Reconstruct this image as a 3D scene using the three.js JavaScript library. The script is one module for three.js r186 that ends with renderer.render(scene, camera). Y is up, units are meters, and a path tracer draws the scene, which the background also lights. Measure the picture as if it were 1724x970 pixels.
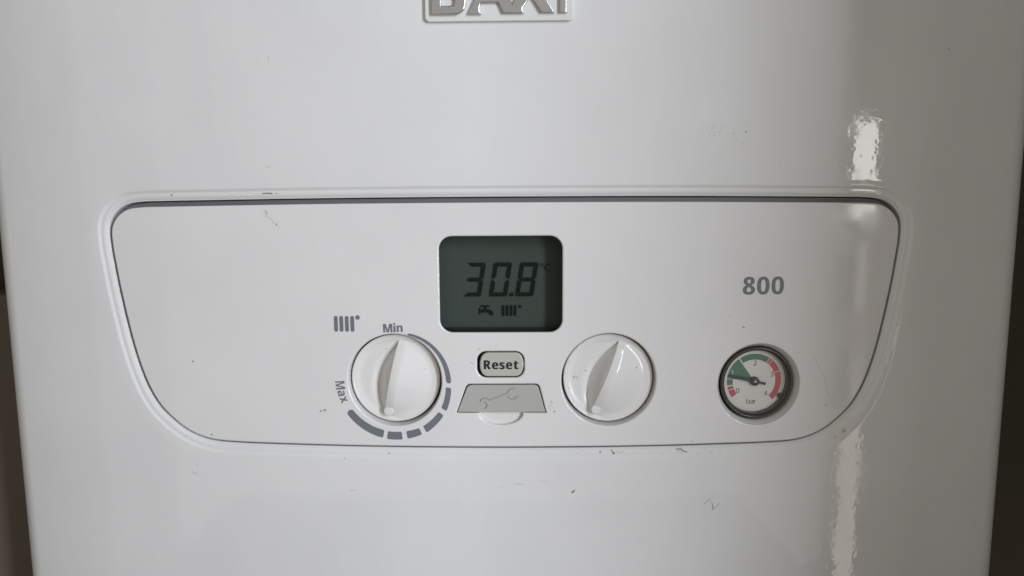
import * as THREE from 'three';
import { mergeGeometries, toCreasedNormals } from 'three/addons/utils/BufferGeometryUtils.js';
import { TessellateModifier } from 'three/addons/modifiers/TessellateModifier.js';
import { FontLoader } from 'three/addons/loaders/FontLoader.js';
import { RectAreaLightUniformsLib } from 'three/addons/lights/RectAreaLightUniformsLib.js';

// ---------------------------------------------------------------- camera, light, exposure
const scene = new THREE.Scene();
const camera = new THREE.PerspectiveCamera(44.02, 1024 / 576, 0.01, 20);
camera.rotation.order = 'YXZ';
camera.position.set(0.0082, 0.0298, 0.2491);
camera.rotation.set(-7.158 * Math.PI / 180, 1.015 * Math.PI / 180, -0.361 * Math.PI / 180);
scene.add(camera);

const renderer = new THREE.WebGLRenderer({ antialias: true });
renderer.setSize(1024, 576);
renderer.toneMapping = THREE.LinearToneMapping;
renderer.toneMappingExposure = 1;
renderer.shadowMap.enabled = true;

// faint light from the rest of the room
scene.background = new THREE.Color().setRGB(0.15, 0.148, 0.143);

RectAreaLightUniformsLib.init();
// the window stands to the right, in front of the boiler: one large pane, a side light beside it, plus an added fill sheet, all facing the boiler
const WINDOW_Z = 1.3;
const PANES_AND_FILL = [
  { x0: 1.075, x1: 1.5, y0: -0.3, y1: 1.15, color: [0.865, 0.91, 1.0], power: 22.8 },      // main pane
  { x0: 0.972, x1: 1.055, y0: -0.02, y1: 0.205, color: [1.0, 0.98, 0.94], power: 9 },   // upper side pane
  { x0: 1.002, x1: 1.036, y0: -0.5, y1: -0.075, color: [1.0, 0.96, 0.92], power: 1.6 }, // narrow pane below it
  { x0: 0.975, x1: 1.045, y0: -1.25, y1: -0.5, color: [1.0, 0.88, 0.81], power: 3 },    // lower side pane
  { x0: -1.6, x1: 0.925, y0: -0.85, y1: 1.3, color: [1.0, 0.945, 0.86], power: 0.43 },  // added glowing sheet, fill light in place of the pale room opposite
];
for (const p of PANES_AND_FILL) {
  const l = new THREE.RectAreaLight(new THREE.Color().setRGB(...p.color), p.power, p.x1 - p.x0, p.y1 - p.y0);
  l.position.set((p.x0 + p.x1) / 2, (p.y0 + p.y1) / 2, WINDOW_Z - 0.006);
  scene.add(l);
}

// ---------------------------------------------------------------- helpers (shapes are drawn in millimetres)
let seed = 7;
const rnd = () => { seed = (seed * 1664525 + 1013904223) >>> 0; return seed / 4294967296; };
const smooth = (a, b, x) => { const t = Math.min(1, Math.max(0, (x - a) / (b - a))); return t * t * (3 - 2 * t); };

// the bowed front of the casing: depth and slope across x
const BOW_RADIUS = 1600;
const slopeAt = (a) => a / BOW_RADIUS + 0.042 * smooth(148, 153, a) + 0.085 * Math.pow(Math.max(0, (a - 153) / 31), 1.5);
const BOW = [0];
for (let i = 1; i <= 2400; i++) BOW.push(BOW[i - 1] - slopeAt((i - 0.5) / 10) / 10);
const bow = (x) => { const a = Math.min(239, Math.abs(x)) * 10, i = Math.floor(a); return BOW[i] + (BOW[i + 1] - BOW[i]) * (a - i); };
const bowSlope = (x) => Math.sign(x) * slopeAt(Math.abs(x));

function bend(g) {                     // lays a flat geometry on the bowed front
  const p = g.attributes.position, n = g.attributes.normal;
  for (let i = 0; i < p.count; i++) {
    const x = p.getX(i), s = bowSlope(x);
    p.setZ(i, p.getZ(i) + bow(x));
    const v = new THREE.Vector3(n.getX(i) + s * n.getZ(i), n.getY(i), n.getZ(i) - s * n.getX(i)).normalize();
    n.setXYZ(i, v.x, v.y, v.z);
  }
  return g;
}
function planarUV(g) {                 // uv of the front: 400 x 260 mm
  const p = g.attributes.position, uv = new Float32Array(p.count * 2);
  for (let i = 0; i < p.count; i++) { uv[2 * i] = (p.getX(i) + 200) / 400; uv[2 * i + 1] = (p.getY(i) + 130) / 260; }
  g.setAttribute('uv', new THREE.BufferAttribute(uv, 2));
  return g;
}
function extrude(shape, { depth, bevel, front = 0, seg = 3, crease = 0.6 }) {   // rounded-edge plate whose front lies at z = front
  let g = new THREE.ExtrudeGeometry(shape, { depth, bevelEnabled: bevel > 0, bevelThickness: bevel, bevelSize: bevel, bevelOffset: -bevel, bevelSegments: seg, curveSegments: 48 });
  g.translate(0, 0, front - depth - bevel);
  if (g.index) g = g.toNonIndexed();
  const flat = [];
  const fn = g.attributes.normal;
  for (let i = 0; i < fn.count; i++) flat.push(Math.abs(fn.getZ(i)) > 0.999);
  g = toCreasedNormals(g, crease);
  const n = g.attributes.normal;
  for (let i = 0; i < n.count; i++) if (flat[i]) n.setXYZ(i, 0, 0, Math.sign(n.getZ(i)));
  return g;
}
const fine = (g, edge) => new TessellateModifier(edge, 16).modify(g);
const bent = (shape, o, edge = 10) => planarUV(bend(fine(extrude(shape, o), edge)));
function print(shapes, lift = 0.06, edge = 4) {   // a flat print lying on the bowed front
  let g = new THREE.ShapeGeometry(shapes, 24);
  if (g.index) g = g.toNonIndexed();
  return bend(fine(g.translate(0, 0, lift), edge));
}
const bold = (str, o, grow, lift = 0.06) => mergeGeometries([print(text(str, o), lift), print(text(str, { ...o, x: o.x + grow }), lift + 0.012)]);
const toMetres = (g) => { if (!g.userData.m) { g.scale(0.001, 0.001, 0.001); g.userData.m = true; } return g; };
function mesh(name, g, m, parent, label) {
  const o = new THREE.Mesh(toMetres(g), m);
  o.name = name; o.castShadow = o.receiveShadow = true;
  if (label) o.userData.label = label;
  parent.add(o);
  return o;
}
function group(name, parent, [x, y, z] = [0, 0, 0]) {
  const o = new THREE.Group(); o.name = name; o.position.set(x / 1000, y / 1000, z / 1000); parent.add(o);
  return o;
}
function tag(o, label, category, kind) { o.userData.label = label; if (category) o.userData.category = category; if (kind) o.userData.kind = kind; return o; }
const rounded = (x0, y0, x1, y1, r, Kind = THREE.Shape) => {
  const s = new Kind();
  s.moveTo(x0 + r, y0); s.lineTo(x1 - r, y0); s.absarc(x1 - r, y0 + r, r, -Math.PI / 2, 0, false);
  s.lineTo(x1, y1 - r); s.absarc(x1 - r, y1 - r, r, 0, Math.PI / 2, false);
  s.lineTo(x0 + r, y1); s.absarc(x0 + r, y1 - r, r, Math.PI / 2, Math.PI, false);
  s.lineTo(x0, y0 + r); s.absarc(x0 + r, y0 + r, r, Math.PI, Math.PI * 1.5, false);
  return s;
};
const circle = (x, y, r, Kind = THREE.Shape) => { const s = new Kind(); s.absarc(x, y, r, 0, Math.PI * 2, false); return s; };
const poly = (pts, Kind = THREE.Shape) => new Kind(pts.map(([x, y]) => new THREE.Vector2(x, y)));
const lathe = (pts, n = 96) => new THREE.LatheGeometry(pts.map(([r, z]) => new THREE.Vector2(r, z)), n).rotateX(Math.PI / 2);
const font = await new FontLoader().loadAsync('fonts/droid/droid_sans_bold.typeface.json');
const fontThin = await new FontLoader().loadAsync('fonts/droid/droid_sans_regular.typeface.json');
function text(str, { x = 0, y = 0, width, cap, turn = 0, spacing = 0, f = font }) {   // shapes with the given cap height and total width, baseline start at x, y
  const size = 100, all = [];
  let at = 0;
  for (const ch of str) {
    const shapes = f.generateShapes(ch, size);
    let lo = Infinity, hi = -Infinity;
    for (const s of shapes) for (const p of s.getPoints(12)) { lo = Math.min(lo, p.x); hi = Math.max(hi, p.x); }
    all.push({ shapes, dx: at - lo });
    at += hi - lo + 9 + spacing * 100;
  }
  at -= 9 + spacing * 100;
  let top = 0;
  for (const s of f.generateShapes('M', size)) for (const p of s.getPoints(4)) top = Math.max(top, p.y);
  const sx = width / at, sy = cap / top, c = Math.cos(turn), sn = Math.sin(turn), out = [];
  const tr = (p, dx) => { const a = (p.x + dx) * sx, b = p.y * sy; return new THREE.Vector2(x + a * c - b * sn, y + a * sn + b * c); };
  for (const { shapes, dx } of all) for (const s of shapes) {
    const e = s.extractPoints(12), sh = new THREE.Shape(e.shape.map((p) => tr(p, dx)));
    sh.holes = e.holes.map((h) => new THREE.Path(h.map((p) => tr(p, dx))));
    out.push(sh);
  }
  return out;
}

// ---------------------------------------------------------------- textures: paint relief and dirt
function noiseTile(n, layers) {        // periodic value noise; layers: [cells, weight]
  const d = new Float32Array(n * n);
  for (const [cells, weight] of layers) {
    const v = Array.from({ length: cells * cells }, rnd), q = (t) => t * t * t * (t * (t * 6 - 15) + 10);
    for (let y = 0; y < n; y++) for (let x = 0; x < n; x++) {
      const fx = x * cells / n, fy = y * cells / n, ix = Math.floor(fx), iy = Math.floor(fy), a = q(fx - ix), b = q(fy - iy), jx = (ix + 1) % cells, jy = (iy + 1) % cells;
      d[y * n + x] += weight * ((v[iy * cells + ix] * (1 - a) + v[iy * cells + jx] * a) * (1 - b) + (v[jy * cells + ix] * (1 - a) + v[jy * cells + jx] * a) * b);
    }
  }
  return d;
}
function reliefTexture(layers, mm, n = 512) {
  const d = noiseTile(n, layers), rgba = new Float32Array(n * n * 4);
  for (let i = 0; i < n * n; i++) { rgba[4 * i] = rgba[4 * i + 1] = rgba[4 * i + 2] = d[i]; rgba[4 * i + 3] = 1; }
  const t = new THREE.DataTexture(rgba, n, n, THREE.RGBAFormat, THREE.FloatType);
  t.wrapS = t.wrapT = THREE.RepeatWrapping; t.magFilter = t.minFilter = THREE.LinearFilter; t.needsUpdate = true;
  t.repeat.set(400 / mm, 260 / mm);
  return t;
}
const peel = reliefTexture([[110, 0.16], [64, 0.45], [37, 0.55], [11, 1.2], [5, 1.8]], 80);
const plasticGrain = reliefTexture([[110, 0.25], [9, 1.0], [4, 1.6]], 80);

function dirtMap(marks) {              // white ground with the marks the photograph shows; 5.12 px per mm
  const W = 2048, H = 1331, c = document.createElement('canvas'); c.width = W; c.height = H;
  const k = W / 400, g = c.getContext('2d'), X = (x) => (x + 200) * k, Y = (y) => H - (y + 130) * k;
  g.fillStyle = '#ffffff'; g.fillRect(0, 0, W, H);
  const dot = (x, y, r, col = [70, 52, 38], a = 0.8) => { r *= 0.85; a *= 0.68; g.fillStyle = `rgba(${col},${a})`; g.beginPath(); g.ellipse(X(x), Y(y), r * k, r * k * (0.7 + 0.5 * rnd()), rnd() * 3, 0, 7); g.fill(); };
  const spray = (x, y, sx, sy, n, r, col, a) => { for (let i = 0; i < n; i++) dot(x + (rnd() + rnd() - 1) * sx, y + (rnd() + rnd() - 1) * sy, r * (0.3 + rnd()), col, a * (0.3 + 0.7 * rnd())); };
  const line = (pts, w, col, a) => { g.strokeStyle = `rgba(${col},${a})`; g.lineWidth = w * k; g.lineCap = 'round'; g.beginPath(); pts.forEach(([x, y], i) => (i ? g.lineTo(X(x), Y(y)) : g.moveTo(X(x), Y(y)))); g.stroke(); };
  marks({ dot, spray, line });
  const d = g.getImageData(0, 0, W, H), blotch = noiseTile(256, [[6, 0.6], [17, 0.4]]);
  for (let y = 0; y < H; y++) for (let x = 0; x < W; x++) {
    const i = 4 * (y * W + x), b = 1 - 0.022 * (blotch[((y >> 2) % 256) * 256 + ((x >> 2) % 256)]);
    d.data[i] *= b; d.data[i + 1] *= b; d.data[i + 2] *= b * 0.998;
  }
  g.putImageData(d, 0, 0);
  const t = new THREE.CanvasTexture(c); t.colorSpace = THREE.SRGBColorSpace; t.magFilter = THREE.LinearFilter;
  return t;
}
const BROWN = [88, 70, 48], GREEN = [92, 96, 62], GREY = [110, 108, 104], TAN = [176, 150, 112];
const coverDirt = dirtMap(({ dot, spray, line }) => {
  dot(-117.5, 31.7, 0.42, [60, 44, 34], 0.9);
  line([[-84, 32.0], [-82.4, 32.2], [-80.6, 32.0]], 0.28, [70, 66, 62], 0.85); line([[-79.5, 32.1], [-78.6, 32.0]], 0.2, GREY, 0.7);
  spray(-88, 32.4, 5, 0.5, 14, 0.12, GREY, 0.5); spray(-82, 36, 3, 4, 14, 0.14, GREY, 0.25);
  dot(84.6, 52.1, 0.3, [50, 42, 38], 0.85); dot(80.4, 51.6, 0.26, GREY, 0.8); dot(83.7, 48.0, 0.24, GREY, 0.6); dot(97, 41, 0.25, GREY, 0.6);
  spray(73, 53, 5, 2.5, 16, 0.22, BROWN, 0.4); spray(66, 50, 6, 4, 10, 0.18, GREY, 0.35); dot(73.6, 50.8, 0.28, GREY, 0.7); dot(75.5, 51.8, 0.26, GREY, 0.5);
  spray(58, 60, 9, 9, 12, 0.16, GREY, 0.3);
  line([[25.2, -77.0], [26.2, -76.0]], 0.32, [60, 56, 54], 0.9); dot(25.5, -76.8, 0.4, [60, 56, 54], 0.8);
  line([[73.6, -81.9], [76.1, -79.9]], 0.16, [130, 122, 116], 0.85); line([[77.0, -81.8], [77.1, -84.2], [79.4, -81.9]], 0.18, [128, 120, 116], 0.85); line([[76.5, -81], [77.1, -84.2]], 0.14, [128, 120, 116], 0.6);
  line([[4, -73.4], [8, -73.9]], 0.16, GREY, 0.35); line([[13, -72.6], [16, -72.5]], 0.14, GREY, 0.35);
  dot(35.5, -61.9, 0.5, BROWN, 0.7); dot(40.3, -62.3, 0.62, BROWN, 0.8); dot(39.7, -61.5, 0.35, [60, 50, 36], 0.7); spray(42.6, -61.8, 2.6, 0.8, 12, 0.24, BROWN, 0.5);
  line([[63.4, -61.2], [65, -61.2], [66, -62.0], [67, -62.2]], 0.4, BROWN, 0.55); spray(65, -61.5, 3, 1, 10, 0.25, GREEN, 0.5);
  spray(35, -62, 30, 1.4, 60, 0.3, TAN, 0.16); spray(75, -62.5, 18, 1.4, 40, 0.3, GREEN, 0.16);
  dot(124.9, -55.2, 0.6, [120, 122, 92], 0.6); spray(124.5, -55.2, 1.3, 1.3, 12, 0.26, GREEN, 0.4); spray(121.3, -57.4, 1.6, 1.4, 14, 0.24, GREEN, 0.45);
  spray(-5, -62, 60, 1.6, 90, 0.28, GREY, 0.13);
  dot(-114, -68, 0.2, GREY, 0.7); line([[-116.2, -70.5], [-115.8, -71.2], [-114, -71.2]], 0.18, GREY, 0.5); dot(-41.7, -62.4, 0.34, [120, 104, 84], 0.85); dot(-58, -64.3, 0.5, [150, 140, 120], 0.35);
  dot(-118, -57, 0.3, GREY, 0.5); dot(-130, -86, 0.3, GREY, 0.5); dot(155, 80, 0.32, [104, 96, 92], 0.6); dot(148, -73, 0.3, [104, 96, 92], 0.5); dot(-130, 82, 0.2, GREY, 0.6);
  dot(-1.2, -74.5, 0.2, BROWN, 0.5); dot(0.4, -75, 0.3, BROWN, 0.5); spray(-60, -72, 30, 12, 20, 0.14, GREY, 0.35); spray(60, -90, 50, 14, 14, 0.14, GREY, 0.35); spray(-60, 70, 60, 24, 26, 0.13, GREY, 0.35);
  line([[-54, -76.5], [-56.5, -76.6]], 0.2, GREY, 0.3); dot(-61.5, -73.8, 0.3, TAN, 0.5); line([[-79.4, 77], [-79.3, 79]], 0.16, [180, 170, 150], 0.6); line([[-81.5, 41.5], [-80.8, 41.2]], 0.24, TAN, 0.6);
});
const panelDirt = dirtMap(({ dot, spray, line }) => {
  dot(-113.1, -28.6, 0.36, [66, 60, 58], 0.9); dot(-107.7, -56.1, 0.34, [60, 54, 50], 0.9);
  for (let i = 0; i < 30; i++) { const t = i / 29; spray(-83.2 + 4.6 * t * t, 26.4 - 5.6 * t, 0.9, 0.7, 2, 0.17, [104, 84, 56], 0.75); }
  spray(-84, 25, 2, 2, 12, 0.13, [140, 128, 104], 0.6); dot(-79.3, 21.1, 0.3, [98, 80, 54], 0.8);
  dot(-66.2, -46.6, 0.4, [92, 84, 70], 0.85); dot(-64.6, -46.2, 0.36, [92, 84, 70], 0.85); line([[-65.2, -46.2], [-64.2, -46.1]], 0.3, [92, 84, 70], 0.7); spray(-65.5, -46.8, 3, 1.3, 14, 0.17, [150, 136, 116], 0.5);
  dot(86.1, -16.2, 0.32, [120, 88, 62], 0.8); line([[85.7, -16.1], [86.6, -16.3]], 0.24, [120, 88, 62], 0.7); dot(81, -12, 0.2, GREY, 0.6); spray(97, -8, 4, 3, 30, 0.3, [200, 180, 140], 0.18); dot(91, -9, 0.2, GREY, 0.5);
  dot(68.7, -58.0, 0.26, [80, 70, 60], 0.8); dot(50.5, -52.4, 0.22, GREY, 0.6);
  spray(-3, -22.5, 3.4, 1.2, 22, 0.2, [170, 142, 112], 0.4); dot(-1.9, -21.6, 0.28, [150, 110, 92], 0.5); line([[-8.4, -23.6], [-7.9, -23.1]], 0.2, GREY, 0.6);
  line([[-11.2, -28], [-10.8, -28.7], [-10, -28.6]], 0.16, [170, 150, 130], 0.7); line([[9.5, -36], [8.6, -35.8]], 0.14, GREY, 0.3);
  dot(17.8, -43, 0.34, [170, 130, 90], 0.7); spray(17.6, -42.6, 1, 1.4, 8, 0.22, [180, 150, 110], 0.5); dot(18.8, -46.4, 0.34, [70, 60, 46], 0.85); spray(17.2, -44.8, 1.4, 1.2, 10, 0.26, [180, 150, 110], 0.4);
  dot(-8.2, -53.6, 0.2, GREY, 0.5); dot(-62, -18, 0.16, GREY, 0.5); dot(-98, 8, 0.2, GREY, 0.4); spray(-60, 0, 60, 24, 24, 0.12, GREY, 0.35); spray(60, 0, 50, 24, 20, 0.12, GREY, 0.35); spray(100, -40, 30, 14, 14, 0.12, GREY, 0.4);
  line([[112.5, -28], [116, -34], [118.5, -42]], 0.22, [150, 146, 142], 0.28); dot(117.6, -45.3, 0.6, [150, 140, 136], 0.35);
  spray(59.5, -37, 1.6, 4, 8, 0.16, GREY, 0.3);
});

function smudgeTexture(layers, mm, lo) {   // uneven gloss of a handled surface
  const n = 512, d = noiseTile(n, layers), rgba = new Float32Array(n * n * 4);
  for (let i = 0; i < n * n; i++) { const v = lo + (1 - lo) * smooth(0.35, 0.7, d[i]); rgba[4 * i] = rgba[4 * i + 1] = rgba[4 * i + 2] = v; rgba[4 * i + 3] = 1; }
  const t = new THREE.DataTexture(rgba, n, n, THREE.RGBAFormat, THREE.FloatType);
  t.wrapS = t.wrapT = THREE.RepeatWrapping; t.magFilter = t.minFilter = THREE.LinearFilter; t.needsUpdate = true;
  t.repeat.set(400 / mm, 260 / mm);
  return t;
}
const smudge = smudgeTexture([[7, 0.5], [19, 0.3], [53, 0.2]], 150, 0.45);

// ---------------------------------------------------------------- materials
const std = (rgb, roughness, extra = {}) => new THREE.MeshPhysicalMaterial({ color: new THREE.Color().setRGB(...rgb), roughness, ...extra });
const M = {
  paint: std([0.79, 0.79, 0.79], 0.06, { map: coverDirt, roughnessMap: smudge, bumpMap: peel, bumpScale: 9.5e-6 }),
  panel: std([0.8, 0.79, 0.79], 0.12, { map: panelDirt, roughnessMap: smudge, bumpMap: plasticGrain, bumpScale: 6e-6 }),
  knob: std([0.76, 0.75, 0.735], 0.16),
  recess: std([0.76, 0.75, 0.73], 0.22),
  ledge: std([0.24, 0.24, 0.25], 0.5),
  tray: std([0.12, 0.12, 0.12], 0.5),
  black: std([0.012, 0.012, 0.012], 0.45),
  greyInk: std([0.17, 0.185, 0.21], 0.42),
  nameInk: std([0.15, 0.155, 0.16], 0.42),
  button: std([0.51, 0.5, 0.455], 0.35),
  blackInk: std([0.015, 0.017, 0.017], 0.4),
  flap: std([0.45, 0.455, 0.43], 0.35),
  emboss: std([0.4, 0.405, 0.385], 0.35),
  screen: std([0.054, 0.069, 0.059], 0.6, { specularIntensity: 0.2 }),
  segment: std([0.009, 0.012, 0.014], 0.6, { specularIntensity: 0.15 }),
  faintSegment: std([0.012, 0.016, 0.017], 0.6, { specularIntensity: 0.15 }),
  glass: std([1, 1, 1], 0.02, { transmission: 1, thickness: 0, ior: 1.45 }),
  matteWindow: std([1, 1, 1], 0.03, { transmission: 1, thickness: 0, ior: 1.3, specularIntensity: 0.15 }),
  bezel: std([0.11, 0.105, 0.097], 0.24, { metalness: 0.7 }),
  dial: std([0.74, 0.73, 0.68], 0.5),
  dialGreen: std([0.075, 0.19, 0.125], 0.5),
  dialRed: std([0.5, 0.095, 0.105], 0.5),
  dialInk: std([0.05, 0.05, 0.048], 0.5),
  dialPale: std([0.7, 0.72, 0.68], 0.5),
  needle: std([0.03, 0.036, 0.033], 0.4),
  hubPin: std([0.6, 0.59, 0.56], 0.35),
  badge: std([0.76, 0.76, 0.745], 0.28),
  metal: std([0.58, 0.585, 0.6], 0.24, { metalness: 1 }),
  plaster: std([0.24, 0.21, 0.165], 0.9),
  timber: std([0.16, 0.13, 0.105], 0.7),
  frame: std([0.16, 0.12, 0.09], 0.5),
};

// ---------------------------------------------------------------- setting: the recess that the boiler hangs in
function slab(name, x0, x1, y0, y1, z0, z1, m, label) {
  const g = new THREE.BoxGeometry(x1 - x0, y1 - y0, z1 - z0).translate((x0 + x1) / 2, (y0 + y1) / 2, (z0 + z1) / 2);
  g.userData.m = true;
  const o = mesh(name, g, m, scene);
  tag(o, label, undefined, 'structure');
  return o;
}
slab('wall_back', -0.6, 0.6, -0.9, 1.0, -0.34, -0.287, M.plaster, 'plaster wall behind the boiler');
slab('wall_right', 0.36, 0.43, -0.9, 1.0, -0.287, 0.317, M.plaster, 'plaster side wall of the recess, right of the boiler');
slab('wall_left', -0.36, -0.245, -0.9, 1.0, -0.287, 0.165, M.plaster, 'rough tan side wall of the recess, left of the boiler');

slab('added_shade_board', -0.243, 0.2, -0.245, -0.195, -0.285, 0.26, M.timber, 'brown board added below the boiler, out of view, shading its lower front');  // unseen board, added to dim the lower front of the casing

// ---------------------------------------------------------------- the boiler
const boiler = new THREE.Group(); boiler.name = 'boiler'; scene.add(boiler);
tag(boiler, 'glossy white wall-hung boiler with bowed front and control panel', 'boiler');

// outline of the control panel (right half, top to bottom, mirrored)
const HALF = [[0, 28.5], [60, 28.35], [100, 27.95], [120, 27.7], [129, 27.5], [134.1, 26.8], [137.3, 25.1], [139.5, 22.7], [140.6, 20.5], [140.95, 18.2], [140.8, 13], [140.3, 8.5], [139.1, -1], [137.3, -12], [135.4, -21.8], [133, -31.2], [130, -39.3], [126.2, -45.8], [122, -50.2], [117.3, -54], [112, -56.6], [106.5, -58.0], [98, -58.6], [76, -59.05], [50, -59.4], [0, -59.6]];
const ring0 = [...HALF, ...HALF.slice(1, -1).reverse().map(([x, y]) => [-x, y])];
const outline = new THREE.CatmullRomCurve3(ring0.map(([x, y]) => new THREE.Vector3(x, y, 0)), true, 'centripetal').getSpacedPoints(560).slice(0, -1);
const N = outline.length;
const outward = outline.map((p, i) => { const a = outline[(i + N - 1) % N], b = outline[(i + 1) % N], t = new THREE.Vector3().subVectors(b, a).normalize(); return new THREE.Vector3(-t.y, t.x, 0); });   // clockwise outline: left of travel is outside

// front cover: opening wall, rolled lip, bowed sheet, rounded edge, sides
{
  const Y0 = -160, Y1 = 530, X1 = 183, rings = [];
  const gap = outline.map((p, i) => 1.1 + 0.6 * smooth(-0.2, 0.9, outward[i].y) - 0.45 * (1 - smooth(-0.95, -0.4, outward[i].y)));
  const lip = (d) => -0.55 * (1 - smooth(2.9, 4.3, d)) - 1.35 * Math.max(0, 1 - d / 2.4) ** 2 - 0.1 * (1 - smooth(3.5, 7.5, d));
  const at = (i, d) => [outline[i].x + outward[i].x * (gap[i] + d), outline[i].y + outward[i].y * (gap[i] + d)];
  const push = (fn) => rings.push(outline.map((_, i) => fn(i)));
  push((i) => { const [x, y] = at(i, 0.25); return { p: [x, y, bow(x) - 12], n: [-outward[i].x, -outward[i].y, 0] }; });
  push((i) => { const [x, y] = at(i, 0.25); return { p: [x, y, bow(x) + lip(0) - 0.4], n: [-outward[i].x, -outward[i].y, 0.05] }; });
  for (const a of [0.25, 0.6, 0.95]) push((i) => { const t = a * Math.PI / 2, d = 0.25 + 0.4 * (1 - Math.cos(t)); const [x, y] = at(i, d); return { p: [x, y, bow(x) + lip(0.65) - 0.4 * (1 - Math.sin(t))], n: [-outward[i].x * Math.cos(t), -outward[i].y * Math.cos(t), Math.sin(t)] }; });
  for (let k = 0; k <= 26; k++) push((i) => {
    const d = 0.7 + 7.0 * k / 26, [x, y] = at(i, d), e = 0.01, s = (lip(d + e) - lip(d - e)) / (2 * e);
    return { p: [x, y, bow(x) + lip(d)], n: [bowSlope(x) - s * outward[i].x, -s * outward[i].y, 1] };
  });
  // corners of the panel are joined to the corners of the sheet, the points between them evenly to its edges
  const near = (x, y) => outline.reduce((best, p, i) => (Math.hypot(p.x - x, p.y - y) < Math.hypot(outline[best].x - x, outline[best].y - y) ? i : best), 0);
  const corners = [near(137.6, 25), near(119, -53), near(-119, -53), near(-137.6, 25)], rect = [[X1, Y1], [X1, Y0], [-X1, Y0], [-X1, Y1]], normals = [[1, 0], [0, -1], [-1, 0], [0, 1]];
  const inner = [[173, 56], [173, -90], [-173, -90], [-173, 56]];
  const onRect = (r) => outline.map((_, i) => {
    for (let k = 0; k < 4; k++) {
      const a = corners[k], len = (corners[(k + 1) % 4] - a + N) % N, t = ((i - a + N) % N) / len;
      if (t < 1) { const A = r[k], B = r[(k + 1) % 4]; return { q: [A[0] + (B[0] - A[0]) * t, A[1] + (B[1] - A[1]) * t], out: normals[k] }; }
    }
  });
  const middle = onRect(inner), edge = onRect(rect);
  const between = (n, from, to, first) => { for (let k = first; k <= n; k++) push((i) => {
    const t = k / n, [x0, y0] = from(i), [x1, y1] = to(i), x = x0 + (x1 - x0) * t, y = y0 + (y1 - y0) * t;
    return { p: [x, y, bow(x)], n: [bowSlope(x), 0, 1] };
  }); };
  between(24, (i) => at(i, 7.7), (i) => middle[i].q, 1);
  between(24, (i) => middle[i].q, (i) => edge[i].q, 1);
  const f0 = Math.atan(slopeAt(X1)), R = 12;
  for (let k = 1; k <= 10; k++) push((i) => {
    const f = f0 + (Math.PI / 2 - f0) * k / 10, { q, out } = edge[i], dx = R * (Math.sin(f) - Math.sin(f0));
    return { p: [q[0] + out[0] * dx, q[1] + out[1] * dx, bow(q[0]) - R * (Math.cos(f0) - Math.cos(f))], n: [out[0] * Math.sin(f), out[1] * Math.sin(f), Math.cos(f)] };
  });
  push((i) => { const { q, out } = edge[i], dx = R * (1 - Math.sin(f0)); return { p: [q[0] + out[0] * dx, q[1] + out[1] * dx, -286.5], n: [out[0], out[1], 0] }; });
  const pos = [], nor = [], idx = [];
  for (const r of rings) for (const { p, n } of r) { pos.push(...p); const l = Math.hypot(...n); nor.push(n[0] / l, n[1] / l, n[2] / l); }
  for (let r = 0; r < rings.length - 1; r++) for (let i = 0; i < N; i++) {
    const a = r * N + i, b = r * N + (i + 1) % N, c = a + N, d = b + N;
    idx.push(a, b, c, b, d, c);
  }
  const g = new THREE.BufferGeometry();
  g.setAttribute('position', new THREE.Float32BufferAttribute(pos, 3));
  g.setAttribute('normal', new THREE.Float32BufferAttribute(nor, 3));
  g.setIndex(idx);
  mesh('front_cover', planarUV(g), M.paint, boiler, 'bowed glossy white painted metal front with a rolled lip round the panel');
}
// inner tray behind the panel and its ledge
{
  const ledge = poly(outline.map((p, i) => [p.x + outward[i].x * 1.6, p.y + outward[i].y * 1.6]).reverse());
  ledge.holes.push(poly(outline.map((p, i) => [p.x - outward[i].x * 5, p.y - outward[i].y * 5]), THREE.Path));
  mesh('panel_ledge', bent(ledge, { depth: 1, bevel: 0, front: -4.5 }, 20), M.ledge, boiler);
}
mesh('inner_tray', bent(poly(outline.map((p, i) => [p.x + outward[i].x * 1.6, p.y + outward[i].y * 1.6]).reverse()), { depth: 1, bevel: 0, front: -9.5 }, 20), M.tray, boiler);

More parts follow.
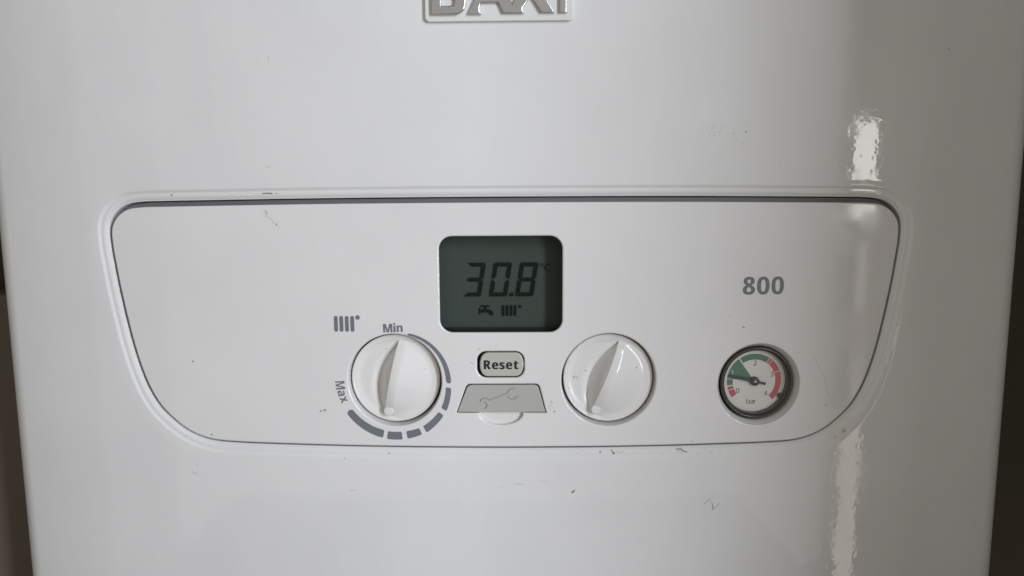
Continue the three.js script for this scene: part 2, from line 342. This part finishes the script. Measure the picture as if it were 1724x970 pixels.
// control panel with its openings
const KNOBS = [[-38.7, -34.7, -11.9], [38.2, -34.7, -21.4]], GAUGE = [92.4, -37.0];
const flapOutline = (grow, bottom) => {
  const s = [[-12.3 - grow, -36.6 + grow], [12.8 + grow, -36.6 + grow], [15.5 + grow, -46.6 - bottom], [-16.2 - grow, -46.6 - bottom]], pts = [];
  for (let k = 0; k < 2; k++) {                       // rounded top corners
    const c = new THREE.Vector2(...s[k]), a = new THREE.Vector2(...s[(k + 3) % 4]).sub(c).setLength(1.5).add(c), b = new THREE.Vector2(...s[k + 1]).sub(c).setLength(1.5).add(c);
    pts.push(...new THREE.QuadraticBezierCurve(a, c, b).getPoints(6).map((p) => [p.x, p.y]));
  }
  return [...pts, s[2], s[3]];
};
let panel;
{
  const shape = poly(outline.map((p) => [p.x, p.y]).reverse());
  const notch = [];
  for (let k = 0; k <= 24; k++) { const t = Math.PI * k / 24; notch.push([-0.5 + 7.9 * Math.cos(t), -46.9 - 4.5 * Math.sin(t)]); }
  const f = flapOutline(0.35, 0.3);
  shape.holes.push(
    rounded(-21.9, -17.4, 21.5, 16.8, 4.6, THREE.Path), rounded(-8.9, -33.9, 8.0, -24.3, 3.4, THREE.Path),
    circle(KNOBS[0][0], KNOBS[0][1] - 0.25, 16.95, THREE.Path), circle(KNOBS[1][0], KNOBS[1][1] - 0.25, 16.95, THREE.Path), circle(GAUGE[0], GAUGE[1] - 0.3, 14.9, THREE.Path),
    poly([...f, ...[]].slice(0, -1).concat(notch, [f[f.length - 1]]), THREE.Path),
  );
  panel = mesh('control_panel', bent(shape, { depth: 0.4, bevel: 0.6, seg: 4 }, 9), M.panel, boiler, 'satin white plastic panel holding knobs, display and gauge');
}
// prints on the panel
{
  const bar = (x, y0, y1, w) => rounded(x - w / 2, y0, x + w / 2, y1, w / 2 - 0.01);
  mesh('radiator_symbol', print([...[0, 1, 2, 3].map((k) => bar(-59.3 + k * 1.98, -17.15, -11.4, 1.4)), circle(-51.4, -11.95, 0.82)]), M.greyInk, panel, 'grey printed radiator symbol with a dot');
  mesh('minimum_lettering', bold('Min', { x: -42.25, y: -17.4, width: 6.9, cap: 3.1, turn: 0.035, spacing: 0.06 }, 0.13), M.greyInk, panel);
  const max = [['M', -60.35, -35.4, 3.05, 3.35, -86], ['a', -59.75, -38.95, 2.1, 3.2, -78], ['x', -59.05, -41.6, 2.15, 3.2, -68]];
  mesh('maximum_lettering', print(max.flatMap(([c, x, y, w, h, a]) => text(c, { x, y, width: w, cap: h, turn: a * Math.PI / 180 }))), M.greyInk, panel);
  mesh('model_number', print(text('800', { x: 85.4, y: -4.45, width: 14.7, cap: 6.25, spacing: 0.02 })), M.nameInk, panel, 'grey printed number 800');
  const [kx, ky] = [-38.5, -34.2];
  const arcs = [[16, 95, 16.9, 19.4, 0.42, 0.95, 1], [99.7, 123.2, 19.5, 20.8, 0.97, 1.1, 0], [128.2, 151.2, 20.9, 21.5, 1.12, 1.36, 0], [155.7, 169.8, 21.4, 21.3, 1.3, 1.42, 0], [174.5, 189, 21.3, 21.3, 1.45, 1.45, 0], [192.8, 235.5, 21.2, 20.9, 1.5, 1.3, 2]];
  for (const [a0, a1, r0, r1, h0, h1, cap] of arcs) {
    const inner = [], outer = [], n = 28;
    const P = (r, a) => [kx + r * Math.sin(a * Math.PI / 180), ky + r * Math.cos(a * Math.PI / 180)];
    for (let k = 0; k <= n; k++) {
      const t = k / n, a = a0 + (a1 - a0) * t, r = r0 + (r1 - r0) * t;
      let h = h0 + (h1 - h0) * t;
      const ends = [t * (a1 - a0), (1 - t) * (a1 - a0)].map((d) => d * r * Math.PI / 180);
      const round = (d, rr) => (d < rr ? h - rr + Math.sqrt(Math.max(0, rr * rr - (rr - d) ** 2)) : h);
      h = Math.min(round(ends[0], cap === 1 ? h : 0.35), round(ends[1], cap === 2 ? h : 0.35));
      outer.push(P(r + h, a)); inner.push(P(r - h, a));
    }
    mesh('scale_mark', print([poly([...outer, ...inner.reverse()])]), M.greyInk, panel);
  }
}

// ---------------------------------------------------------------- control knobs
function knobGeometry() {
  const R = 15.3, rows = 72, base = (r) => 0.95 - 0.55 * smooth(0, 2.6, R - r);
  const cross = [];                                    // [share 0..1 inside its span, span]
  const spans = [[22, 0], [22, 1], [8, 2], [18, 3]];
  for (const [n, s] of spans) for (let k = 0; k < n; k++) cross.push([k / n, s]);
  cross.push([1, 3]);
  const pos = [], idx = [], C = cross.length;
  for (let j = 0; j <= rows; j++) {
    const v = -R * Math.cos(Math.PI * j / rows), a = Math.sqrt(Math.max(0, R * R - v * v));
    const live = Math.max(0, 1 - (v / 14.2) ** 2), H = 4.8 * Math.pow(live, 0.8), half = Math.min(1.4, a * 0.6);
    const foot = Math.min(a * 0.97, half + 5.6 * Math.max(0, 1 - ((v + 0.8) / 13.6) ** 2));
    const marks = [-a, -foot, -half, half, a];
    for (const [t, s] of cross) {
      const u = marks[s] + (marks[s + 1] - marks[s]) * t, b = base(Math.hypot(u, v));
      let z = b;
      const D = 1.4 * live, e = u + foot;                 // the scoop left of the grip rolls in over the foot line
      if (s === 0) z = b - D * 0.5 * Math.pow(Math.max(0, 1 + e / 2.2), 2);
      if (s === 1) z = b - D * (0.5 + 0.5 * smooth(0, 0.16, t)) * (1 - smooth(0.2, 0.85, t)) + H * Math.pow(Math.max(0, (t - 0.16) / 0.84), 0.95);
      if (s === 2) z = b + H * (1 + 0.02 * Math.sin(Math.PI * t));
      if (s === 3) { const q = 1 - t; z = b + H * Math.pow(q, 1.15); }
      pos.push(u, v, z);
    }
  }
  for (let j = 0; j < rows; j++) for (let i = 0; i < C - 1; i++) { const p = j * C + i; idx.push(p, p + 1, p + C, p + 1, p + C + 1, p + C); }
  let face = new THREE.BufferGeometry();
  face.setAttribute('position', new THREE.Float32BufferAttribute(pos, 3)); face.setIndex(idx);
  face = toCreasedNormals(face.toNonIndexed(), 0.42);
  let rim = lathe([[15.25, 0.94], [15.45, 1.08], [15.7, 1.12], [15.95, 1.02], [16.1, 0.8], [16.15, 0.5], [16.15, -8]]).toNonIndexed();
  rim.deleteAttribute('uv');
  const g = mergeGeometries([face, rim]), p = g.attributes.position, uv = new Float32Array(p.count * 2);
  for (let i = 0; i < p.count; i++) { uv[2 * i] = (p.getX(i) + 17) / 34; uv[2 * i + 1] = (p.getY(i) + 17) / 34; }
  g.setAttribute('uv', new THREE.BufferAttribute(uv, 2));
  return g;
}
function knobPaint(marks) {            // white plastic with the specks that cling to one knob
  const W = 512, c = document.createElement('canvas'); c.width = c.height = W;
  const g = c.getContext('2d'), k = W / 34;
  g.fillStyle = '#ffffff'; g.fillRect(0, 0, W, W);
  for (const [x, y, r, col, a] of marks) { g.fillStyle = `rgba(${col},${a})`; g.beginPath(); g.ellipse((x + 17) * k, W - (y + 17) * k, r * k, r * k * (0.6 + 0.6 * rnd()), rnd() * 3, 0, 7); g.fill(); }
  const t = new THREE.CanvasTexture(c); t.colorSpace = THREE.SRGBColorSpace; t.magFilter = THREE.LinearFilter;
  return std([0.76, 0.75, 0.735], 0.16, { map: t });
}
const scatter = (n, x, y, s, r, col, a) => Array.from({ length: n }, () => [x + (rnd() + rnd() - 1) * s, y + (rnd() + rnd() - 1) * s, r * (0.4 + rnd()), col, a * (0.4 + 0.6 * rnd())]);
const KNOB_PAINT = [
  knobPaint([[-5.5, 9.9, 0.16, BROWN, 0.7], [-4.6, 10.1, 0.12, BROWN, 0.6], [10, 5.8, 0.16, BROWN, 0.6], ...scatter(10, -11, 3, 2.5, 0.1, TAN, 0.4)]),
  knobPaint([[-8.4, -0.6, 0.22, BROWN, 0.8], [7.9, 7.4, 0.26, [70, 56, 46], 0.8], [8.3, 6.6, 0.2, [70, 56, 46], 0.8], [10.2, 7.6, 0.12, BROWN, 0.6], ...scatter(14, -11.4, -4.4, 1.6, 0.16, BROWN, 0.6), ...scatter(10, -11.3, -8.7, 0.8, 0.16, BROWN, 0.6), ...scatter(14, 3, -5, 5, 0.1, TAN, 0.4), ...scatter(12, -9, 3, 3, 0.12, TAN, 0.4)]),
];
const knobBody = toMetres(knobGeometry());
const knobWell = toMetres(lathe([[16.95, 2.6], [16.8, 1.2], [16.62, -1.5], [16.55, -7]]).translate(0, -0.2, 0));
const knobDot = toMetres(lathe([[0, 0.62], [1.45, 0.62], [1.68, 0.5], [1.75, 0.25], [1.75, -1]], 36));
for (const [x, y, turn] of KNOBS) {
  const k = group('control_knob', boiler, [x, y, bow(x) - 3.4]);
  k.rotation.set(0, Math.atan(bowSlope(x)), turn * Math.PI / 180, 'YXZ');
  k.userData.label = x < 0 ? 'white round knob inside the Min to Max scale' : 'white round knob without a scale, its grip leaning further over';
  mesh('knob_body', knobBody, KNOB_PAINT[x < 0 ? 0 : 1], k);
  mesh('knob_well', knobWell, M.recess, k);
  const d = mesh('pointer_dot', knobDot, M.knob, k);
  d.position.set(-0.0001, -0.0121, 0.0023);
}

// ---------------------------------------------------------------- display
{
  const disp = group('display', boiler, [0, 0, 0]);
  disp.userData.label = 'dark green digital display reading 30.8';
  const back = -7.0, ink = -6.6;
  const flat = (shapes, z) => new THREE.ShapeGeometry(shapes, 24).translate(0, 0, z);
  mesh('screen', new THREE.BoxGeometry(49, 35.2, 0.6).translate(0, 0.8, back - 0.3), M.screen, disp, 'dull green reflective screen');
  mesh('screen_edge', new THREE.BoxGeometry(49, 4.2, 1.1).translate(0, -18.85, back), M.black, disp);
  // black housing round the screen
  const housing = rounded(-25.5, -21.5, 25, 20.5, 2); housing.holes.push(rounded(-23.4, -19.8, 22.9, 18.6, 3, THREE.Path));
  mesh('housing', extrude(housing, { depth: 7.6, bevel: 0, front: -1.05 }), M.black, disp);
  mesh('window_pane', bend(fine(flat([rounded(-23, -18.6, 22.6, 18, 4)], -1.04).toNonIndexed(), 8)), M.matteWindow, disp, 'clear window over the screen');
  // leaning seven-segment figures
  const w = 6.5, h = 12.3, T = 1.45, g = 0.16, lean = 0.16;
  const seg = {
    a: [[g, h], [w - g, h], [w - T - g, h - T], [T + g, h - T]], d: [[g, 0], [w - g, 0], [w - T - g, T], [T + g, T]],
    g: [[0.45 + g, h / 2], [0.45 + T / 2 + g, h / 2 + T / 2], [w - 0.45 - T / 2 - g, h / 2 + T / 2], [w - 0.45 - g, h / 2], [w - 0.45 - T / 2 - g, h / 2 - T / 2], [0.45 + T / 2 + g, h / 2 - T / 2]],
    f: [[0, h - g], [0, h / 2 + 0.5], [0.5, h / 2 + g], [T, h / 2 + T / 2 + 0.25], [T, h - T - g]],
    b: [[w, h - g], [w, h / 2 + 0.5], [w - 0.5, h / 2 + g], [w - T, h / 2 + T / 2 + 0.25], [w - T, h - T - g]],
    e: [[0, g], [0, h / 2 - 0.5], [0.5, h / 2 - g], [T, h / 2 - T / 2 - 0.25], [T, T + g]],
    c: [[w, g], [w, h / 2 - 0.5], [w - 0.5, h / 2 - g], [w - T, h / 2 - T / 2 - 0.25], [w - T, T + g]],
  };
  const y0 = -5.35;
  for (const [x, on] of [[-14.1, 'abgcd'], [-4.65, 'abcdef'], [4.85, 'abcdefg']]) {
    const shapes = [...on].map((k) => poly(seg[k].map(([u, v]) => [x + u + v * lean, y0 + v])));
    mesh('digit', flat(shapes, ink), M.segment, disp);
  }
  mesh('decimal_point', flat([poly([[2.75, y0], [4.1, y0], [4.3, y0 + 1.3], [2.95, y0 + 1.3]])], ink), M.segment, disp);
  const ringShape = circle(14.45, 6.1, 0.58); ringShape.holes.push(circle(14.45, 6.1, 0.38, THREE.Path));
  mesh('degree_sign', flat([ringShape, ...text('C', { x: 15.45, y: 3.9, width: 2.3, cap: 2.45, f: fontThin })], ink), M.faintSegment, disp);
  // tap and radiator symbols
  const bx = (a, b, c, d) => poly([[a, b], [c, b], [c, d], [a, d]]);
  const tx = -8.35, ty = -12.55;
  const spout = poly([[1.2, 2.5], [3.4, 2.5], [4.4, 2.2], [5.05, 1.4], [5.2, 0.2], [3.9, 0.2], [3.8, 0.9], [3.4, 1.3], [1.2, 1.3]].map(([a, b]) => [tx + a, ty + b]));
  mesh('tap_symbol', flat([bx(tx, ty + 0.7, tx + 0.55, ty + 3.0), bx(tx + 0.55, ty + 1.3, tx + 1.22, ty + 2.5), spout, bx(tx + 1.9, ty + 2.49, tx + 2.75, ty + 3.3), rounded(tx + 0.6, ty + 3.3, tx + 3.9, ty + 3.95, 0.28)], ink), M.segment, disp);
  mesh('radiator_segments', flat([...[0, 1, 2, 3].map((k) => rounded(0.05 + k * 1.45, -12.6, 0.05 + k * 1.45 + 0.82, -8.5, 0.4)), circle(6.55, -9.1, 0.56)], ink), M.segment, disp);
}

// ---------------------------------------------------------------- reset button
{
  const b = mesh('reset_button', (() => {
    const s = new THREE.Shape();
    s.moveTo(-5.2, -33.45); s.lineTo(4.9, -33.45); s.quadraticCurveTo(7.6, -33.2, 7.75, -29.1); s.quadraticCurveTo(7.6, -24.95, 4.9, -24.75); s.lineTo(-5.0, -24.75); s.quadraticCurveTo(-7.7, -24.95, -7.95, -29.1); s.quadraticCurveTo(-7.8, -33.2, -5.2, -33.45);
    return bent(s, { depth: 4, bevel: 0.45, front: -0.15 }, 6);
  })(), M.button, boiler, 'grey plastic push button printed Reset');
  mesh('lettering', bold('Reset', { x: -6.5, y: -30.75, width: 12.2, cap: 3.25, spacing: 0.09 }, 0.2, -0.08), M.blackInk, b);
}

// ---------------------------------------------------------------- service flap and its finger notch
{
  const f = mesh('service_flap', bent(poly([...flapOutline(0, 0)]), { depth: 2, bevel: 0.3, front: -0.1 }, 6), M.flap, boiler, 'grey trapezoid flap with an embossed spanner');
  const tube = (pts) => new THREE.TubeGeometry(new THREE.CatmullRomCurve3(pts.map(([x, y]) => new THREE.Vector3(x, y, bow(x) - 0.06))), 40, 0.28, 8);
  const arc = (cx, cy, r, a0, a1) => Array.from({ length: 12 }, (_, k) => { const a = (a0 + (a1 - a0) * k / 11) * Math.PI / 180; return [cx + r * Math.cos(a), cy + r * Math.sin(a)]; });
  mesh('spanner_emblem', mergeGeometries([
    tube([...arc(-6.0, -43.0, 1.75, 170, 40), [-3.6, -41.7], [0, -40.35], [1.7, -39.6], ...arc(4.2, -40.0, 2.2, 165, 75)]),
    tube(arc(-6.6, -43.9, 1.35, 60, -70)),
    tube(arc(4.2, -39.8, 1.95, 200, 300)),
    tube([[4.4, -40.9], [5.2, -41.0], [5.9, -40.6]]),
  ]), M.emboss, f);
  mesh('finger_notch', bent(rounded(-10, -52.5, 9, -44, 1), { depth: 0.5, bevel: 0, front: -1.5 }, 8), M.recess, boiler);
}

// ---------------------------------------------------------------- pressure gauge
{
  const G = group('pressure_gauge', boiler, [GAUGE[0], GAUGE[1], bow(GAUGE[0])]);
  G.rotation.y = Math.atan(bowSlope(GAUGE[0]));
  G.userData.label = 'round pressure gauge with black rim, green and red scale';
  mesh('recess', lathe([[14.95, -0.62], [14.7, -0.95], [14.3, -1.6], [13.9, -2.3], [13.6, -3.2], [13.5, -9]]).translate(0, -0.3, 0), M.recess, G);
  mesh('rim', lathe([[13.3, -9], [13.3, -2.0], [13.15, -1.5], [12.8, -1.2], [12.5, -1.25], [12.3, -1.6], [12.2, -2.0], [12.0, -2.1], [11.8, -2.3], [11.65, -3.0], [11.5, -4.2], [11.45, -5.2]]), M.bezel, G);
  const z0 = -4.5, K = 1.05, flat = (shapes, dz) => new THREE.ShapeGeometry(shapes, 32).scale(K, K, 1).translate(0, 0, z0 + dz);
  mesh('dial_face', flat([circle(0, 0, 11.3)], 0), M.dial, G);
  mesh('glass', new THREE.CircleGeometry(11.78, 64).translate(0, 0, -2.4), M.glass, G);
  const rad = Math.PI / 180;
  const band = (a0, a1, r0 = 7.55, r1 = 9.6) => { const s = new THREE.Shape(); s.absarc(0, 0, r1, a0 * rad, a1 * rad, true); if (r0) s.absarc(0, 0, r0, a1 * rad, a0 * rad, false); else s.lineTo(0, 0); return s; };
  for (const [a0, a1, r0] of [[189.3, 175.8], [174.4, 125.6, 0], [122.6, 57.6]]) mesh('green_band', flat([band(a0, a1, r0)], 0.05), M.dialGreen, G);
  for (const [a0, a1] of [[217, 201.2], [199.5, 192.4], [56.2, 50.2], [48.8, 22.2], [20.6, -45]]) mesh('red_band', flat([band(a0, a1)], 0.05), M.dialRed, G);
  const num = (c, x, y, m, dz = 0.05, cap = 1.75, w = 1.15) => mesh('numeral', flat(text(c, { x: x - w / 2, y: y - cap / 2, width: w, cap, f: fontThin }), dz), m, G);
  num('0', -5.7, -3.4, M.dialInk); num('1', -7.9, 3.1, M.dialPale, 0.1, 1.6, 0.7); num('2', 0.2, 6.3, M.dialInk); num('3', 6.3, 2.3, M.dialInk); num('4', 4.3, -4.5, M.dialInk);
  mesh('unit_lettering', flat(text('bar', { x: -2.45, y: -8.2, width: 3.4, cap: 1.7, f: fontThin }), 0.05), M.dialInk, G);
  const dirn = 166 * rad, nd = [[1.2, 0.62], [8.9, 0.34], [9.1, 0], [8.9, -0.34], [1.2, -0.62], [-2.0, -0.34], [-3.9, -0.5], [-3.9, 0.5], [-2.0, 0.34]].map(([u, v]) => [u * Math.cos(dirn) - v * Math.sin(dirn), u * Math.sin(dirn) + v * Math.cos(dirn)]);
  const needle = mesh('needle', extrude(poly(nd.map(([x, y]) => [x * K, y * K])), { depth: 0.2, bevel: 0, front: z0 + 1.1 }), M.needle, G);
  mesh('hub', lathe([[1.65, z0], [1.65, z0 + 1.1], [1.5, z0 + 1.3], [0, z0 + 1.35]], 36), M.needle, needle);
  mesh('hub_pin', lathe([[0.42, z0 + 1.3], [0.4, z0 + 1.5], [0, z0 + 1.55]], 20), M.hubPin, needle);
  mesh('stop_peg', lathe([[0.95, z0], [0.95, z0 + 0.9], [0.7, z0 + 1.1], [0, z0 + 1.1]], 24).translate(9.7, -5.6, 0), M.needle, G);
}

// ---------------------------------------------------------------- badge with raised metal letters
{
  const b = mesh('badge', bent(rounded(-24.9, 88.8, 25.0, 107.6, 1.7), { depth: 1.0, bevel: 0.35, front: 1.25 }, 8), M.badge, boiler, 'pale rectangular badge plate with raised metal letters');
  // drawn in tenths of the cap height: x in mm from the left end of the word, y in mm above the baseline
  const X0 = -22.55, B0 = 90.85, S = (pts) => poly(pts.map(([x, y]) => [X0 + x, B0 + y]));
  const H = 13.4;
  const bShape = new THREE.Shape();
  { const m = (x, y) => [X0 + x, B0 + y];
    bShape.moveTo(...m(0, 0)); bShape.lineTo(...m(8.3, 0)); bShape.quadraticCurveTo(...m(11.6, 0.6), ...m(11.6, 4.2)); bShape.quadraticCurveTo(...m(11.5, 6.4), ...m(9.4, 7.1)); bShape.quadraticCurveTo(...m(10.9, 8.0), ...m(10.9, 9.8)); bShape.quadraticCurveTo(...m(10.8, 13.0), ...m(7.8, H)); bShape.lineTo(...m(0, H)); bShape.lineTo(...m(0, 0));
    const hole = (y0, y1, x1) => { const p = new THREE.Path(); p.moveTo(...m(3.3, y0)); p.lineTo(...m(3.3, y1)); p.lineTo(...m(x1 - 1.2, y1)); p.quadraticCurveTo(...m(x1, y1), ...m(x1, y1 - 1)); p.lineTo(...m(x1, y0 + 1)); p.quadraticCurveTo(...m(x1, y0), ...m(x1 - 1.2, y0)); p.lineTo(...m(3.3, y0)); bShape.holes.push(p); };
    hole(2.9, 5.6, 7.7); hole(8.5, 10.7, 7.3); }
  const aShape = S([[12.25, 0], [16.8, 0], [16.3, 0.9], [16.15, 1.9], [16.4, 2.9], [16.9, 3.65], [22.4, 3.65], [24.0, 0.15], [30.9, 0.15], [30.55, 1.1], [30.6, 1.9], [33.25, 5.6], [36.7, 0.25], [41.2, 0.25], [37.1, 6.7], [35.75, 8.6], [39.6, H], [34.9, H], [33.2, 10.7], [31.3, H], [28.6, H], [29.9, 8.6], [27.15, 3.0], [22.6, H], [18.6, H]]);
  const aHole = new THREE.Path([[17.6, 6.2], [20.2, 10.2], [22.0, 6.2]].map(([x, y]) => new THREE.Vector2(X0 + x, B0 + y)));
  aShape.holes.push(aHole);
  const iShape = S([[42.8, 0.25], [45.2, 0.25], [45.2, H], [42.8, H]]);
  // the letters are lifted 1.25 mm plus their own height
  const letter = (s) => mesh('letter', bent(s, { depth: 0.4, bevel: 0.45, front: 2.5, seg: 3, crease: 0.9 }, 6), M.metal, b);
  letter(bShape); letter(aShape); letter(iShape);
}

// ---------------------------------------------------------------- timber beside the boiler
{
  const g = new THREE.BoxGeometry(0.09, 0.7, 0.022).translate(-0.2515, -0.36, -0.062); g.userData.m = true;
  const o = mesh('timber_board', g, M.timber, scene);
  tag(o, 'brown upright timber board in the gap left of the boiler', 'board');
}

// ---------------------------------------------------------------- the window that lights the boiler and shows in its gloss
{
  const w = new THREE.Group(); w.name = 'window'; scene.add(w);
  w.position.set(0, 0, WINDOW_Z);
  tag(w, 'tall window with a bright pane, narrow side panes and a broad added fill light sheet facing the boiler', 'window');
  const frames = [], box = (x0, x1, y0, y1) => frames.push(new THREE.BoxGeometry(x1 - x0, y1 - y0, 0.05).translate((x0 + x1) / 2, (y0 + y1) / 2, 0.025));
  const ys = [-1.3, 1.3];
  box(-1.63, -1.6, ...ys); box(-1.6, 0.925, -1.3, -0.85); box(0.925, 0.96, ...ys);
  box(0.96, 0.972, -0.02, 0.205); box(0.96, 1.055, 0.205, 1.3); box(0.96, 1.055, -0.075, -0.02); box(0.96, 1.002, -0.5, -0.075); box(1.036, 1.055, -0.5, -0.075); box(0.96, 0.975, -1.25, -0.5); box(1.045, 1.055, -1.25, -0.5); box(0.96, 1.055, -1.3, -1.25);
  box(1.055, 1.075, ...ys); box(1.5, 1.56, ...ys); box(1.075, 1.5, 1.15, 1.3); box(1.075, 1.5, -1.3, -0.3);
  const g = mergeGeometries(frames); g.userData.m = true;
  mesh('window_frame', g, M.frame, w);
  for (const p of PANES_AND_FILL) {  // the last and broadest one is the added fill sheet, not glazing
    const pg = new THREE.PlaneGeometry(p.x1 - p.x0, p.y1 - p.y0).rotateY(Math.PI).translate((p.x0 + p.x1) / 2, (p.y0 + p.y1) / 2, 0); pg.userData.m = true;
    mesh('pane', pg, std([0.3, 0.3, 0.3], 0.5, { emissive: new THREE.Color().setRGB(...p.color), emissiveIntensity: 0.03 * p.power }), w);
  }
}

renderer.render(scene, camera);
